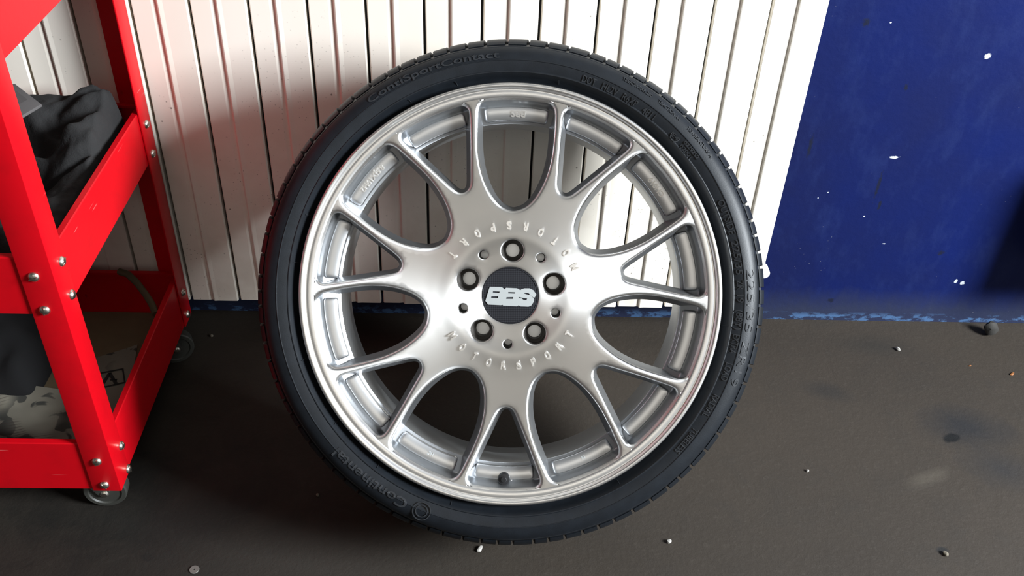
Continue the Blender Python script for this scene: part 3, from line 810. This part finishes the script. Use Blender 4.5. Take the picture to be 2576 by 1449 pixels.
def bag_fn(x, y, u, v):
    e = (max(0, 1 - (2*u-1)**4)*max(0, 1 - (2*v-1)**4))**.6
    return (0, 0, .0725 + max(.002, e*(.075 + .04*noise.noise(Vector((x*8, y*8, 2))) + .02*noise.noise(Vector((x*25, y*25, 2))))))
bag = heap('bag', -.98, -.645, 1.03, 1.235, .072, bag_fn, 40, 40, simple('dark_bag_fabric', (.0016, .0016, .0022), .95)); tag(bag, 'dark bag standing at the back of the bottom tray', 'bag')
M_STRAP = simple('brown_rubber', (.075, .055, .025), .6)
b = MB(); pts_ = [wall_pt(u, v, y) for u, v, y in ((300, 683, 1.222), (322, 690, 1.215), (345, 712, 1.205), (366, 740, 1.19), (382, 765, 1.175), (392, 790, 1.155))]
pts_ = [Vector((p.x, p.y, max(p.z, .078))) for p in pts_]
b.tube(pts_, .0055, 10); tag(b.build('hose', M_STRAP, None, smooth=60), 'short brown rubber hose leaning in the bottom tray', 'hose')

# ------------------------------------------------------------------ bits on the floor
def pebble(name, p, r, mat, label, cat, sq=.6, seed=0, grp=None):
    bm = bmesh.new(); bmesh.ops.create_icosphere(bm, subdivisions=2, radius=1)
    for v in bm.verts:
        k = 1 + .38*noise.noise(v.co*1.3 + Vector((seed, seed*.7, 0))); v.co = Vector((v.co.x*k*r[0], v.co.y*k*r[1], v.co.z*k*r[2]))
    zmin = min(v.co.z for v in bm.verts)
    for v in bm.verts: v.co.z -= zmin
    me = bpy.data.meshes.new(name); bm.to_mesh(me); bm.free()
    o = link_mesh(name, me, mat, None, 30); o.location = (p.x, p.y, 0); o.rotation_euler = (0, 0, seed); tag(o, label, cat, grp); return o
M_STONE = simple('dark_stone', (.022, .02, .017), .8); M_CHIP = simple('white_chip', (.42, .40, .37), .6); M_LEAF = simple('orange_leaf_bit', (.20, .07, .015), .7); M_TAN = simple('tan_grit', (.14, .12, .09), .8)
q = floor_pt(2486, 842); q.y = min(q.y, WALL_Y - .016)
pebble('stone', q, (.012, .011, .013), M_STONE, 'dark angular stone lying against the foot of the blue wall', 'stone', seed=3)
pebble('paint_chip', floor_pt(1207, 1384), (.0055, .003, .0022), M_CHIP, 'white paint chip on the floor just below the tyre', 'paint chip', seed=1)
pebble('paint_chip', floor_pt(2258, 881), (.005, .003, .003), M_CHIP, 'pinkish white chip on the floor below the blue wall', 'paint chip', seed=2)
pebble('leaf_bit', floor_pt(2546, 942), (.0055, .0022, .0012), M_LEAF, 'larger orange leaf scrap near the right edge of the floor', 'leaf scrap', seed=.6)
pebble('leaf_bit', floor_pt(2440, 921), (.0035, .0012, .0008), M_LEAF, 'thin orange leaf scrap left of the larger one', 'leaf scrap', seed=.4)
pebble('paint_chip', floor_pt(1683, 1365), (.0035, .003, .003), M_CHIP, 'small white chip on the floor right of the tyre bottom', 'paint chip', seed=4)
pebble('grit', floor_pt(799, 1247), (.003, .002, .002), M_TAN, 'pale grit grain on the dark floor left of the tyre', 'grit', seed=5)
pebble('grit', floor_pt(1002, 886), (.004, .003, .003), M_TAN, 'tan grit grain seen through the left spokes', 'grit', seed=6)
pebble('grit', floor_pt(2031, 1186), (.0026, .002, .002), M_CHIP, 'white grit grain in the middle of the right floor', 'grit', seed=7)
pebble('grit', floor_pt(2378, 1396), (.0045, .0035, .003), M_TAN, 'tan grit grain at the lower right of the floor', 'grit', seed=8)
pebble('grit', floor_pt(533, 847), (.0028, .0028, .0025), M_TAN, 'grit grain on the floor between trolley and tyre', 'grit', seed=9)
b = MB(); q = floor_pt(489, 1434); b.lathe([(.0012, 0), (.0062, 0), (.0066, .0008), (.0062, .0016), (.0012, .0016)], 24, Matrix.Translation((q.x, q.y, 0)), closed=True)
tag(b.build('washer', simple('dull_washer', (.16, .155, .14), .5, .4), None, smooth=40), 'flat metal washer on the floor at the lower left', 'washer')

# unseen black box added right of the frame to shade the wall
b = MB(); b.box((.985, 1.245, .14), (1.25, WALL_Y, .38)); bo = b.build('shade_box', M_BLACK, None, bevel=.006)
tag(bo, 'unseen black box added to shade the blue wall', 'box')
